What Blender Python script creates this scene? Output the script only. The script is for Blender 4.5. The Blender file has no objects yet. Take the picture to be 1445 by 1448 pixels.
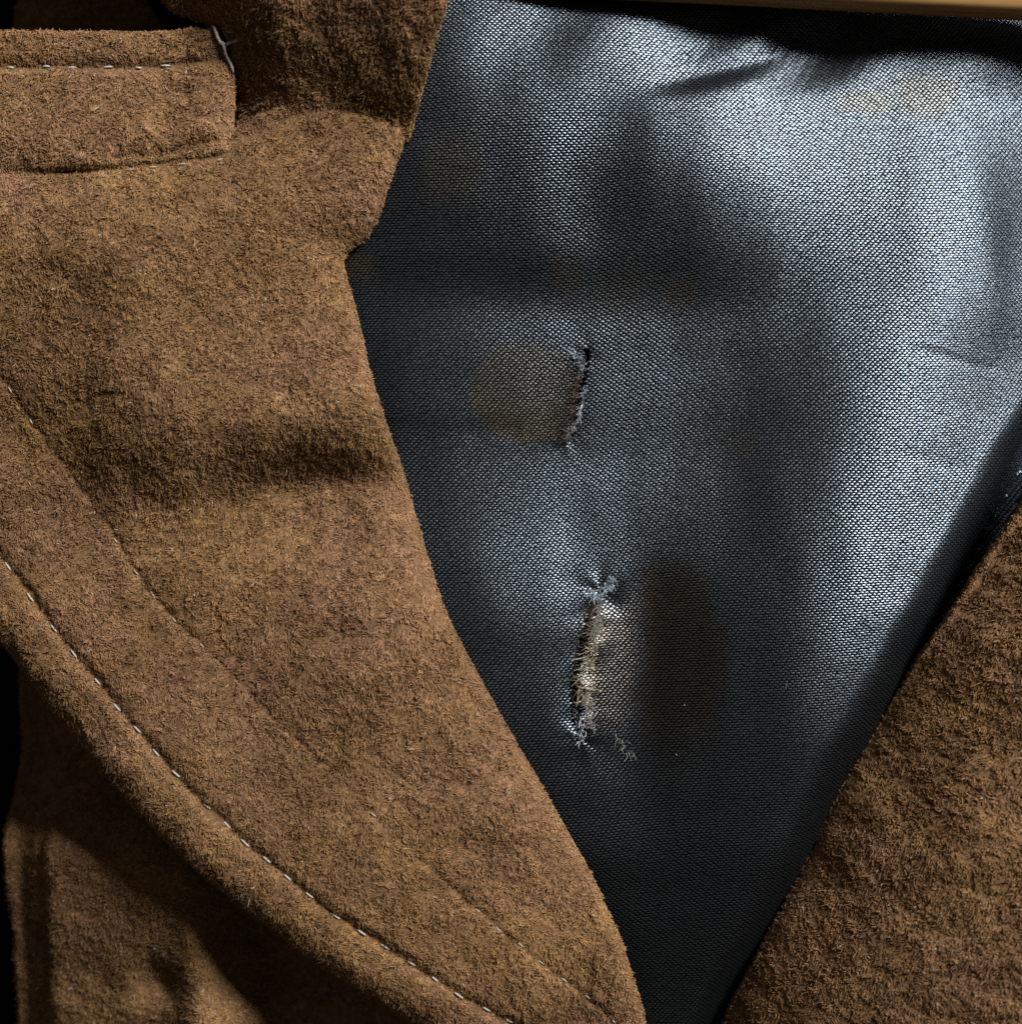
import bpy, math
import numpy as np

rng = np.random.default_rng(7)
K = 0.00017                       # metres per design unit (one photo pixel on the reference plane)
CX, CY = 722.5, 724.0
FOV = math.radians(40.0)
D = 724.0 / math.tan(FOV / 2)     # camera height above the reference plane, in design units
Z0 = 330.0                        # table top lies this far below the reference plane

scene = bpy.context.scene
COL = scene.collection

# ------------------------------------------------------------------ camera
cam_d = bpy.data.cameras.new('camera')
cam = bpy.data.objects.new('camera', cam_d)
COL.objects.link(cam)
cam.location = (0, 0, (D + Z0) * K)
cam_d.sensor_fit = 'VERTICAL'
cam_d.sensor_width = 36
cam_d.sensor_height = 36
cam_d.lens = 18.0 / math.tan(FOV / 2)
cam_d.clip_start = 0.01
cam_d.clip_end = 20
cam_d.dof.use_dof = True
cam_d.dof.focus_distance = (D + 20) * K
cam_d.dof.aperture_fstop = 6.0
scene.camera = cam

# ------------------------------------------------------------------ light
w = bpy.data.worlds.new('World')
scene.world = w
w.use_nodes = True
w.node_tree.nodes['Background'].inputs[0].default_value = (0.72, 0.68, 0.60, 1)
w.node_tree.nodes['Background'].inputs[1].default_value = 0.10

LAZ = math.radians(46)            # light comes from the top of the picture, leaning right
LEL = math.radians(38)
LA = (math.sin(LAZ), math.cos(LAZ))
ldir = np.array([LA[0] * math.cos(LEL), LA[1] * math.cos(LEL), math.sin(LEL)])
ld = bpy.data.lights.new('window_light', 'AREA')
ld.shape = 'RECTANGLE'
ld.size = 0.34
ld.size_y = 0.34
ld.energy = 43.0
ld.color = (0.93, 0.97, 1.0)
lo = bpy.data.objects.new('window_light', ld)
COL.objects.link(lo)
lo.location = ldir * 1.35 + np.array([0, 0, Z0 * K])
from mathutils import Vector
lo.rotation_euler = Vector(ldir).to_track_quat('Z', 'Y').to_euler()

scene.view_settings.view_transform = 'Standard'
scene.view_settings.look = 'None'
scene.view_settings.exposure = 0.0
scene.view_settings.gamma = 1.0
scene.view_settings.use_curve_mapping = False
scene.render.engine = 'CYCLES'
scene.cycles.max_bounces = 6
scene.cycles.sample_clamp_indirect = 0.6
scene.cycles.use_denoising = False
scene.cycles_curves.shape = 'RIBBONS'
scene.cycles_curves.subdivisions = 2


# ------------------------------------------------------------------ helpers
def W(p, ref=0.0):
    """design coordinates (x right, y down, z up) -> metres; ref = depth of the panel the outline was measured on"""
    p = np.asarray(p, float)
    s = (D - ref) / D
    return np.stack([(p[..., 0] - CX) * s * K, -(p[..., 1] - CY) * s * K, (p[..., 2] + Z0) * K], -1)


def smooth(e0, e1, x):
    t = np.clip((x - e0) / (e1 - e0), 0, 1)
    return t * t * (3 - 2 * t)


class Noise:
    """smooth value noise on a jittered lattice, about -1..1"""
    def __init__(self, seed, scale):
        r = np.random.default_rng(seed)
        self.g = r.uniform(-1, 1, (256, 256))
        self.s = scale
        self.o = r.uniform(0, 200, 2)

    def __call__(self, x, y):
        u = np.asarray(x) / self.s + self.o[0]
        v = np.asarray(y) / self.s + self.o[1]
        i = np.floor(u).astype(int); j = np.floor(v).astype(int)
        fx = u - i; fy = v - j
        fx = fx * fx * (3 - 2 * fx); fy = fy * fy * (3 - 2 * fy)
        g = self.g
        a = g[i % 256, j % 256]; b = g[(i + 1) % 256, j % 256]
        c = g[i % 256, (j + 1) % 256]; d = g[(i + 1) % 256, (j + 1) % 256]
        return (a * (1 - fx) + b * fx) * (1 - fy) + (c * (1 - fx) + d * fx) * fy


def seg_dist(x, y, pts, closed=False):
    """distance to a polyline, nearest point and arc position"""
    pts = np.asarray(pts, float)
    n = len(pts)
    best = np.full(np.shape(x), 1e12); bx = np.zeros_like(best); by = np.zeros_like(best); arc = np.zeros_like(best)
    acc = 0.0
    for i in range(n if closed else n - 1):
        a = pts[i]; b = pts[(i + 1) % n]
        d = b - a; L2 = d @ d
        t = np.clip(((x - a[0]) * d[0] + (y - a[1]) * d[1]) / L2, 0, 1)
        px = a[0] + t * d[0]; py = a[1] + t * d[1]
        q = (x - px) ** 2 + (y - py) ** 2
        m = q < best
        best = np.where(m, q, best); bx = np.where(m, px, bx); by = np.where(m, py, by)
        arc = np.where(m, acc + t * math.sqrt(L2), arc)
        acc += math.sqrt(L2)
    return np.sqrt(best), bx, by, arc


def inside(x, y, pts):
    pts = np.asarray(pts, float)
    c = np.zeros(np.shape(x), bool)
    n = len(pts)
    for i in range(n):
        x0, y0 = pts[i]; x1, y1 = pts[(i + 1) % n]
        if y0 == y1:
            continue
        m = ((y0 > y) != (y1 > y)) & (x < (x1 - x0) * (y - y0) / (y1 - y0) + x0)
        c ^= m
    return c


def spline(pts, n=12):
    """Catmull-Rom through an open list of points"""
    P = np.asarray(pts, float)
    P = np.vstack([2 * P[0] - P[1], P, 2 * P[-1] - P[-2]])
    out = []
    for i in range(1, len(P) - 2):
        t = np.linspace(0, 1, n, endpoint=False)[:, None]
        a, b, c, d = P[i - 1], P[i], P[i + 1], P[i + 2]
        out.append(0.5 * (2 * b + (c - a) * t + (2 * a - 5 * b + 4 * c - d) * t ** 2 + (3 * b - a - 3 * c + d) * t ** 3))
    out.append(P[-2][None])
    return np.vstack(out)


def sdf(x, y, poly):
    d, bx, by, _ = seg_dist(x, y, poly, True)
    s = inside(x, y, poly)
    return np.where(s, d, -d), bx, by


def link(o, parent=None):
    COL.objects.link(o)
    if parent is not None:
        o.parent = parent
    return o


def mesh_obj(name, V, F, mat, parent=None, shade=True, col=None):
    me = bpy.data.meshes.new(name)
    V = np.ascontiguousarray(V, dtype=np.float32)
    if isinstance(F, np.ndarray):
        k = F.shape[1]
        me.vertices.add(len(V)); me.vertices.foreach_set('co', V.ravel())
        me.loops.add(F.size); me.loops.foreach_set('vertex_index', F.astype(np.int32).ravel())
        me.polygons.add(len(F)); me.polygons.foreach_set('loop_start', np.arange(0, F.size, k, dtype=np.int32))
        me.update(calc_edges=True)
    else:
        me.from_pydata(V.tolist(), [], F)
    me.validate()
    if shade:
        me.polygons.foreach_set('use_smooth', np.ones(len(me.polygons), bool))
    if col is not None:
        a = me.attributes.new('col', 'FLOAT_COLOR', 'POINT')
        a.data.foreach_set('color', np.ascontiguousarray(col, dtype=np.float32).ravel())
    me.materials.append(mat)
    me.update()
    return link(bpy.data.objects.new(name, me), parent)


def empty(name, loc, label, cat):
    o = bpy.data.objects.new(name, None)
    o.empty_display_size = 0.02
    o.location = loc
    o['label'] = label; o['category'] = cat
    return link(o)


# ------------------------------------------------------------------ materials
def new_mat(name):
    m = bpy.data.materials.new(name)
    m.use_nodes = True
    nt = m.node_tree
    return m, nt, nt.nodes['Principled BSDF']


def nodes(nt, kind, **kw):
    n = nt.nodes.new(kind)
    for k_, v in kw.items():
        setattr(n, k_, v)
    return n


def mat_suede_base():
    m, nt, b = new_mat('suede_hide')
    tc = nodes(nt, 'ShaderNodeTexCoord')
    n1 = nodes(nt, 'ShaderNodeTexNoise'); n1.inputs['Scale'].default_value = 900; n1.inputs['Detail'].default_value = 4
    n2 = nodes(nt, 'ShaderNodeTexNoise'); n2.inputs['Scale'].default_value = 30; n2.inputs['Detail'].default_value = 3
    r = nodes(nt, 'ShaderNodeValToRGB')
    r.color_ramp.elements[0].position = 0.3; r.color_ramp.elements[0].color = (0.085, 0.043, 0.020, 1)
    r.color_ramp.elements[1].position = 0.75; r.color_ramp.elements[1].color = (0.22, 0.12, 0.056, 1)
    mx = nodes(nt, 'ShaderNodeMath', operation='MULTIPLY_ADD'); mx.inputs[1].default_value = 0.3
    nt.links.new(tc.outputs['Object'], n1.inputs['Vector']); nt.links.new(tc.outputs['Object'], n2.inputs['Vector'])
    nt.links.new(n2.outputs['Fac'], mx.inputs[0]); 
    sc_ = nodes(nt, 'ShaderNodeMath', operation='MULTIPLY'); sc_.inputs[1].default_value = 0.7
    nt.links.new(n1.outputs['Fac'], sc_.inputs[0]); nt.links.new(sc_.outputs[0], mx.inputs[2])
    nt.links.new(mx.outputs[0], r.inputs['Fac']); nt.links.new(r.outputs['Color'], b.inputs['Base Color'])
    bp = nodes(nt, 'ShaderNodeBump'); bp.inputs['Strength'].default_value = 0.7; bp.inputs['Distance'].default_value = 0.0006
    nt.links.new(n1.outputs['Fac'], bp.inputs['Height']); nt.links.new(bp.outputs['Normal'], b.inputs['Normal'])
    b.inputs['Roughness'].default_value = 0.9
    b.inputs['Specular IOR Level'].default_value = 0.1
    return m


def mat_attr(name, rough, spec, sheen=0.0, tint=False):
    m, nt, b = new_mat(name)
    a = nodes(nt, 'ShaderNodeAttribute'); a.attribute_name = 'col'
    nt.links.new(a.outputs['Color'], b.inputs['Base Color'])
    b.inputs['Roughness'].default_value = rough
    b.inputs['Specular IOR Level'].default_value = spec
    b.inputs['Sheen Weight'].default_value = sheen
    return m


def mat_plain(name, color, rough, spec=0.5, bump=0.0, scale=1500.0):
    m, nt, b = new_mat(name)
    tc = nodes(nt, 'ShaderNodeTexCoord')
    n1 = nodes(nt, 'ShaderNodeTexNoise'); n1.inputs['Scale'].default_value = scale; n1.inputs['Detail'].default_value = 3
    nt.links.new(tc.outputs['Object'], n1.inputs['Vector'])
    r = nodes(nt, 'ShaderNodeValToRGB')
    r.color_ramp.elements[0].color = tuple(c * 0.6 for c in color) + (1,)
    r.color_ramp.elements[1].color = tuple(min(1, c * 1.35) for c in color) + (1,)
    nt.links.new(n1.outputs['Fac'], r.inputs['Fac']); nt.links.new(r.outputs['Color'], b.inputs['Base Color'])
    if bump:
        bp = nodes(nt, 'ShaderNodeBump'); bp.inputs['Strength'].default_value = bump; bp.inputs['Distance'].default_value = 0.0003
        nt.links.new(n1.outputs['Fac'], bp.inputs['Height']); nt.links.new(bp.outputs['Normal'], b.inputs['Normal'])
    b.inputs['Roughness'].default_value = rough
    b.inputs['Specular IOR Level'].default_value = spec
    return m


def mat_weave():
    """satin yarn: dark polyester, colour and gloss per yarn float from attributes (alpha = gloss)"""
    m, nt, b = new_mat('satin_yarn')
    a = nodes(nt, 'ShaderNodeAttribute'); a.attribute_name = 'col'
    t = nodes(nt, 'ShaderNodeAttribute'); t.attribute_name = 'tint'
    nt.links.new(a.outputs['Color'], b.inputs['Base Color'])
    nt.links.new(t.outputs['Color'], b.inputs['Specular Tint'])
    nt.links.new(t.outputs['Alpha'], b.inputs['Specular IOR Level'])
    b.inputs['Roughness'].default_value = 0.34
    b.inputs['IOR'].default_value = 1.66
    return m


def mat_wood():
    m, nt, b = new_mat('varnished_wood')
    tc = nodes(nt, 'ShaderNodeTexCoord')
    mp = nodes(nt, 'ShaderNodeMapping'); mp.inputs['Scale'].default_value = (12, 260, 260)
    n1 = nodes(nt, 'ShaderNodeTexNoise'); n1.inputs['Scale'].default_value = 3.0; n1.inputs['Detail'].default_value = 5
    nt.links.new(tc.outputs['Object'], mp.inputs['Vector']); nt.links.new(mp.outputs['Vector'], n1.inputs['Vector'])
    r = nodes(nt, 'ShaderNodeValToRGB')
    r.color_ramp.elements[0].position = 0.3; r.color_ramp.elements[0].color = (0.30, 0.145, 0.045, 1)
    r.color_ramp.elements[1].position = 0.7; r.color_ramp.elements[1].color = (0.46, 0.25, 0.09, 1)
    nt.links.new(n1.outputs['Fac'], r.inputs['Fac']); nt.links.new(r.outputs['Color'], b.inputs['Base Color'])
    b.inputs['Roughness'].default_value = 0.4
    return m


M_HIDE = mat_suede_base()
def mat_nap():
    """matted suede fibre: shades like the hide it lies on, softened by its own roundness"""
    m, nt, b = new_mat('suede_nap')
    a = nodes(nt, 'ShaderNodeAttribute'); a.attribute_name = 'col'
    n_ = nodes(nt, 'ShaderNodeAttribute'); n_.attribute_name = 'hide_normal'
    g = nodes(nt, 'ShaderNodeNewGeometry')
    v1 = nodes(nt, 'ShaderNodeVectorMath', operation='SCALE'); v1.inputs['Scale'].default_value = 0.38
    v2 = nodes(nt, 'ShaderNodeVectorMath', operation='ADD')
    v3 = nodes(nt, 'ShaderNodeVectorMath', operation='NORMALIZE')
    nt.links.new(g.outputs['Normal'], v1.inputs[0]); nt.links.new(v1.outputs[0], v2.inputs[0])
    nt.links.new(n_.outputs['Vector'], v2.inputs[1]); nt.links.new(v2.outputs[0], v3.inputs[0])
    nt.links.new(v3.outputs[0], b.inputs['Normal'])
    nt.links.new(a.outputs['Color'], b.inputs['Base Color'])
    b.inputs['Roughness'].default_value = 0.8
    b.inputs['Specular IOR Level'].default_value = 0.0
    return m


M_NAP = mat_nap()
M_YARN = mat_weave()
M_LINBASE = mat_plain('lining_ground', (0.003, 0.003, 0.003), 0.6, 0.04)
M_INTER = mat_plain('interlining', (0.05, 0.028, 0.018), 0.9, 0.1, 0.8)
M_THREAD = mat_plain('sewing_thread', (0.38, 0.345, 0.30), 0.65, 0.3, 0.4, 4000)
M_TACK = mat_plain('tack_thread', (0.34, 0.28, 0.27), 0.7, 0.25, 0.8, 5000)
M_FRAY = mat_attr('frayed_fibre', 0.3, 0.9)
M_WOOD = mat_wood()
M_TABLE = mat_plain('black_cloth', (0.0025, 0.002, 0.0015), 1.0, 0.0)


# ------------------------------------------------------------------ outlines (design units)
INNER = [(655, -40), (640, 0), (622, 50), (600, 112), (578, 172), (560, 215), (545, 255), (530, 300), (510, 330), (488, 347),
         (482, 372), (500, 430), (512, 480), (522, 525), (545, 600), (570, 680), (588, 745), (606, 800), (624, 855), (655, 920), (690, 985),
         (722, 1042), (760, 1105), (796, 1168), (832, 1232), (860, 1290), (880, 1335), (896, 1385), (908, 1425), (916, 1460), (925, 1560)]
OUTER = [(-150, 700), (-40, 885), (0, 935), (60, 1008), (130, 1090), (230, 1195), (330, 1283), (430, 1358), (560, 1446), (700, 1545)]
STITCH = [(-60, 720), (3, 802), (35, 845), (71, 890), (102, 926), (135, 966), (166, 1002), (194, 1033), (221, 1064), (251, 1095),
          (294, 1138), (323, 1165), (348, 1190), (379, 1214), (407, 1238), (441, 1264), (476, 1293), (512, 1317), (545, 1339),
          (581, 1362), (616, 1383), (650, 1405), (687, 1427), (718, 1446), (780, 1485)]
CREASE = [(-40, 470), (10, 551), (38, 594), (70, 640), (140, 740), (187, 810), (212, 842), (244, 878), (282, 914), (360, 990),
          (450, 1075), (529, 1150), (600, 1220), (676, 1287), (706, 1311), (737, 1335), (766, 1360), (799, 1385), (832, 1410), (867, 1441), (905, 1475)]
GORGE = [(-150, 258), (0, 248), (120, 241), (183, 236), (215, 232), (255, 227), (310, 219), (335, 196), (380, 172), (440, 152), (500, 150), (550, 166), (574, 178)]
RIGHT = [(1600, 520), (1500, 640), (1445, 722), (1395, 800), (1352, 866), (1310, 930), (1278, 985), (1245, 1040), (1200, 1112),
         (1172, 1170), (1150, 1220), (1118, 1285), (1090, 1340), (1062, 1400), (1040, 1448), (1000, 1560)]

INNER_S = spline(INNER, 3)
OUTER_S = spline(OUTER, 4)
RIGHT_S = spline(RIGHT, 3)
STITCH_S = spline(STITCH, 2)
CREASE_S = spline(CREASE, 2)
GORGE_S = spline(GORGE, 3)


# ------------------------------------------------------------------ suede panels
class Panel:
    """a sheet of suede: outline, height function, rounded edge"""
    def __init__(self, poly, zf, ref, R=14.0, thick=16.0):
        self.poly = np.asarray(poly, float); self.zf = zf; self.ref = ref; self.R = R; self.thick = thick

        st = self.st = 5.0
        self.o = self.poly.min(0) - 3 * st
        e = self.poly.max(0) + 4 * st
        gx_, gy_ = np.meshgrid(np.arange(self.o[0], e[0], st), np.arange(self.o[1], e[1], st))
        self.gs = sdf(gx_, gy_, self.poly)[0]
        self.gz = zf(gx_, gy_)
        self.g1, self.g0 = np.gradient(self.gs, st)

    def grid(self, G, x, y):
        u = np.clip((x - self.o[0]) / self.st, 0, G.shape[1] - 1.001); v = np.clip((y - self.o[1]) / self.st, 0, G.shape[0] - 1.001)
        i = u.astype(int); j = v.astype(int); a = u - i; b = v - j
        return (G[j, i] * (1 - a) + G[j, i + 1] * a) * (1 - b) + (G[j + 1, i] * (1 - a) + G[j + 1, i + 1] * a) * b

    def z(self, x, y):
        s = self.grid(self.gs, x, y)
        t = np.clip(1 - s / self.R, 0, 1)
        return self.grid(self.gz, x, y) - self.R * (1 - np.sqrt(np.clip(1 - t * t, 0, 1))), s

    def mesh(self, name, parent, step=6.0):
        p = self.poly
        x0, y0 = p.min(0) - step; x1, y1 = p.max(0) + step
        xs = np.arange(x0, x1 + step, step); ys = np.arange(y0, y1 + step, step)
        X, Y = np.meshgrid(xs, ys)
        s, bx, by = sdf(X, Y, p)
        out = s < step * 0.35
        keep = s > -step * 0.75
        X = np.where(out, bx, X); Y = np.where(out, by, Y)
        Z = self.z(X, Y)[0] - 1.3
        nx = X.shape[1]
        idx = np.arange(X.size).reshape(X.shape)
        c = keep[:-1, :-1] & keep[1:, :-1] & keep[:-1, 1:] & keep[1:, 1:] & ~(out[:-1, :-1] & out[1:, :-1] & out[:-1, 1:] & out[1:, 1:])
        q = np.stack([idx[:-1, :-1][c], idx[1:, :-1][c], idx[1:, 1:][c], idx[:-1, 1:][c]], -1)
        used, inv = np.unique(q, return_inverse=True)
        q = inv.reshape(q.shape)
        top = np.stack([X.ravel()[used], Y.ravel()[used], Z.ravel()[used]], -1)
        n = len(top)
        bot = top.copy()
        bot[:, 2] = self.grid(self.gz, top[:, 0], top[:, 1]) - self.thick - self.R
        # boundary edges -> skirt
        e = np.vstack([q[:, [0, 1]], q[:, [1, 2]], q[:, [2, 3]], q[:, [3, 0]]])
        key = e[:, 0].astype(np.int64) * (n + 1) + e[:, 1]
        rev = e[:, 1].astype(np.int64) * (n + 1) + e[:, 0]
        b = e[~np.isin(key, rev)]
        skirt = np.stack([b[:, 1], b[:, 0], b[:, 0] + n, b[:, 1] + n], -1)
        F = np.vstack([q, q[:, ::-1] + n, skirt])
        V = W(np.vstack([top, bot]), self.ref)
        return mesh_obj(name, V, F, M_HIDE, parent)


LAY1 = Noise(11, 170); LAY2 = Noise(12, 48); LAY3 = Noise(13, 13); LAY4 = Noise(14, 13); LAY5 = Noise(15, 6); LAY6 = Noise(16, 6)
HUE1 = Noise(21, 120); HUE2 = Noise(22, 34); HUE3 = Noise(23, 6.5)


def nap(panel, parent, density, length, radius, lay, clip=(-70, 1515), base=(0.218, 0.115, 0.058), stiff=0.55, avoid=(), edge_n=0.5, seed=0, raise_=0.0):
    """short suede fibres: one curve each, rooted on the panel"""
    r = np.random.default_rng(100 + seed)
    p = panel.poly
    lo_ = np.maximum(p.min(0), clip[0]); hi_ = np.minimum(p.max(0), clip[1])
    n = int((hi_[0] - lo_[0]) * (hi_[1] - lo_[1]) * density)
    x = r.uniform(lo_[0], hi_[0], n); y = r.uniform(lo_[1], hi_[1], n)
    m = inside(x, y, p)
    x, y = x[m], y[m]
    # extra fibres along the outline so that the edge is fuzzy
    seglen = np.hypot(*np.diff(np.vstack([p, p[:1]]), axis=0).T)
    ne = int(seglen.sum() * edge_n)
    cum = np.concatenate([[0], np.cumsum(seglen)])
    tpos = r.uniform(0, cum[-1], ne)
    k_ = np.clip(np.searchsorted(cum, tpos) - 1, 0, len(p) - 1)
    f = (tpos - cum[k_]) / seglen[k_]
    ex = p[k_, 0] * (1 - f) + p[(k_ + 1) % len(p), 0] * f; ey = p[k_, 1] * (1 - f) + p[(k_ + 1) % len(p), 1] * f
    m = (ex > clip[0]) & (ex < clip[1]) & (ey > clip[0]) & (ey < clip[1])
    ex, ey = ex[m], ey[m]
    is_e = np.concatenate([np.zeros(len(x), bool), np.ones(len(ex), bool)])
    x = np.concatenate([x, ex]); y = np.concatenate([y, ey])
    z, s = panel.z(x, y)
    h = 3.0
    zx = (panel.z(x + h, y)[0] - panel.z(x - h, y)[0]) / (2 * h)
    zy = (panel.z(x, y + h)[0] - panel.z(x, y - h)[0]) / (2 * h)
    zx = np.clip(zx, -2, 2); zy = np.clip(zy, -2, 2)
    N = np.stack([-zx, -zy, np.ones_like(zx)], -1); N /= np.linalg.norm(N, axis=1, keepdims=True)
    # outline fibres leave sideways, from anywhere in the thickness
    gx = panel.grid(panel.g0, x, y); gy = panel.grid(panel.g1, x, y)
    gl = np.hypot(gx, gy) + 1e-6
    outw = np.stack([-gx / gl, -gy / gl, np.zeros_like(gx)], -1)
    ze = panel.grid(panel.gz, x, y) - r.uniform(0.1, 1.0, len(x)) * (panel.thick * 0.6 + panel.R)
    z = np.where(is_e, ze, z)
    N = np.where(is_e[:, None], outw * 0.7 + np.array([0, 0, 0.6]), N)
    # lay direction
    ang = lay(x, y) + 1.5 * LAY1(x, y) + 0.9 * LAY2(x, y) + 0.30 * r.normal(size=len(x))
    T = np.stack([np.cos(ang), np.sin(ang), np.zeros_like(ang)], -1)
    cl = np.stack([LAY3(x, y) + 0.7 * LAY5(x, y), LAY4(x, y) + 0.7 * LAY6(x, y), np.zeros_like(ang)], -1)
    jit = r.normal(size=(len(x), 3)) * 0.20
    d = N * stiff + T * 0.55 + cl * 0.75 + jit
    d -= N * np.minimum((d * N).sum(1, keepdims=True) - 0.12, 0)
    d /= np.linalg.norm(d, axis=1, keepdims=True)
    L = length * r.lognormal(0, 0.24, len(x)) * (0.55 + 0.45 * smooth(2, 16, panel.grid(panel.gs, x, y)))
    L = np.where(is_e, L * 1.1, L)
    for line, wd, k2 in avoid:
        dl = seg_dist(x, y, line)[0]
        L *= 1 - k2 * np.exp(-(dl / wd) ** 2)
    curl = r.normal(size=(len(x), 3)) * 0.45 + np.stack([LAY5(x + 40, y), LAY6(x, y + 40), np.zeros_like(x)], -1) * 0.5 - np.array([0, 0, 0.15])
    root = np.stack([x, y, z - 1.0 + 1.6 * HUE3(x, y)], -1)
    P = np.empty((len(x), 4, 3))
    for i, t in enumerate((0, 0.36, 0.7, 1.0)):
        P[:, i] = root + d * (L * t)[:, None] + curl * (L * 0.55 * t * t)[:, None]
    nN = len(x)
    R_ = radius * r.lognormal(0, 0.25, nN)[:, None] * np.array([1.0, 0.95, 0.75, 0.35])[None]
    tone = 1.0 + 0.20 * HUE1(x, y) + 0.15 * HUE2(x, y) + 0.26 * HUE3(x, y) + 0.27 * r.normal(size=nN)
    tone = np.clip(tone, 0.25, 2.2)
    warm = 0.27 + 0.45 * HUE1(x + 300, y) + 0.3 * HUE2(x, y + 300) + 0.2 * r.normal(size=nN)
    b = np.array(base)
    c = b[None] * tone[:, None] * np.stack([1 + 0.04 * warm, 1 + 0.07 * warm, 1 - 0.20 * warm], -1)
    pale = r.random(nN) < 0.003
    c[pale] = np.array([0.46, 0.38, 0.28])
    C = np.ones((nN, 4)); C[:, :3] = np.clip(c, 0.004, 0.8)
    cu = bpy.data.hair_curves.new('nap')
    cu.add_curves([4] * nN)
    cu.attributes['position'].data.foreach_set('vector', np.ascontiguousarray(W(P, panel.ref).reshape(-1), dtype=np.float32))
    ra = cu.attributes.get('radius') or cu.attributes.new('radius', 'FLOAT', 'POINT')
    ra.data.foreach_set('value', np.ascontiguousarray((R_ * K).ravel(), dtype=np.float32))
    ca = cu.attributes.new('col', 'FLOAT_COLOR', 'CURVE')
    ca.data.foreach_set('color', np.ascontiguousarray(C.ravel(), dtype=np.float32))
    na = cu.attributes.new('hide_normal', 'FLOAT_VECTOR', 'CURVE')
    NW = N * np.array([1, -1, 1]); NW /= np.linalg.norm(NW, axis=1, keepdims=True)
    na.data.foreach_set('vector', np.ascontiguousarray(NW.ravel(), dtype=np.float32))
    cu.materials.append(M_NAP)
    o = link(bpy.data.objects.new('nap', cu), parent)
    o['kind'] = 'stuff'
    return nN


def gauss(d, s):
    return np.exp(-(d / s) ** 2)


def arc_window(a, a0, a1, soft):
    return smooth(a0 - soft, a0 + soft, a) * (1 - smooth(a1 - soft, a1 + soft, a))


class Field:
    """height field whose slope toward the window follows a table of (place, how strongly lit)"""
    def __init__(self, table, gs, x0, x1, y0, y1, gain, mid, level, sig, bend=0.14, anchors=(), across=0.25):
        pts = []
        for ln in table.strip().splitlines():
            yy, rest = ln.split(':')
            v = [float(t) for t in rest.split()]
            pts += [(v[i], float(yy), v[i + 1]) for i in range(0, len(v), 2)]
        pts = np.array(pts)
        self.gs = gs; self.xs = np.arange(x0, x1, gs); self.ys = np.arange(y0, y1, gs)
        GX, GY = np.meshgrid(self.xs, self.ys)
        wt = np.exp(-((GX[..., None] - pts[:, 0]) ** 2 + (GY[..., None] - pts[:, 1]) ** 2) / (2 * sig ** 2)) + 1e-9 * np.exp(
            -((GX[..., None] - pts[:, 0]) ** 2 + (GY[..., None] - pts[:, 1]) ** 2) / (2 * 150.0 ** 2)) + 1e-14
        br = (wt * pts[:, 2]).sum(-1) / wt.sum(-1)
        sl = -np.tan(np.radians((br - mid) * gain))
        ny, nx = GX.shape; n = GX.size
        nid = np.arange(n).reshape(GX.shape)
        A = np.zeros((n, n)); rb = np.zeros(n)

        def add(ids, cs, val, wg):
            ids = [np.ravel(i) for i in ids]; val = np.ravel(val) * np.ones(len(ids[0]))
            for ia, ca in zip(ids, cs):
                np.add.at(rb, ia, ca * val * wg * wg)
                for ib, cb in zip(ids, cs):
                    np.add.at(A, (ia, ib), ca * cb * wg * wg)
        c = nid[1:-1, 1:-1]; e = nid[1:-1, 2:]; w_ = nid[1:-1, :-2]; s_ = nid[2:, 1:-1]; n_ = nid[:-2, 1:-1]
        h = 1 / (2 * gs)
        add([e, w_, s_, n_], [LA[0] * h, -LA[0] * h, -LA[1] * h, LA[1] * h], sl[1:-1, 1:-1], 1.0)
        add([e, c, w_], [1 / gs, -2 / gs, 1 / gs], 0, bend)
        add([s_, c, n_], [1 / gs, -2 / gs, 1 / gs], 0, bend)
        add([e, w_, s_, n_], [LA[1] * h, -LA[1] * h, LA[0] * h, -LA[0] * h], 0, across)
        add([nid], [1 / gs], level / gs, 0.02)
        for line, wd, val, wg in anchors:
            m = seg_dist(GX, GY, line)[0] < wd
            add([nid[m]], [1 / gs], val / gs, wg)
        self.z = np.linalg.solve(A, rb).reshape(GX.shape)

    def __call__(self, x, y):
        G = self.z
        u = np.clip((np.asarray(x, float) - self.xs[0]) / self.gs, 1, G.shape[1] - 3.001)
        v = np.clip((np.asarray(y, float) - self.ys[0]) / self.gs, 1, G.shape[0] - 3.001)
        i = np.floor(u).astype(int); j = np.floor(v).astype(int); fx = u - i; fy = v - j

        def wts(f):
            return [(1 - f) ** 3 / 6, (3 * f ** 3 - 6 * f ** 2 + 4) / 6, (-3 * f ** 3 + 3 * f ** 2 + 3 * f + 1) / 6, f ** 3 / 6]
        wx = wts(fx); wy = wts(fy)
        out = 0
        for a in range(4):
            for b_ in range(4):
                out = out + G[j + b_ - 1, i + a - 1] * wx[a] * wy[b_]
        return out


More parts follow.
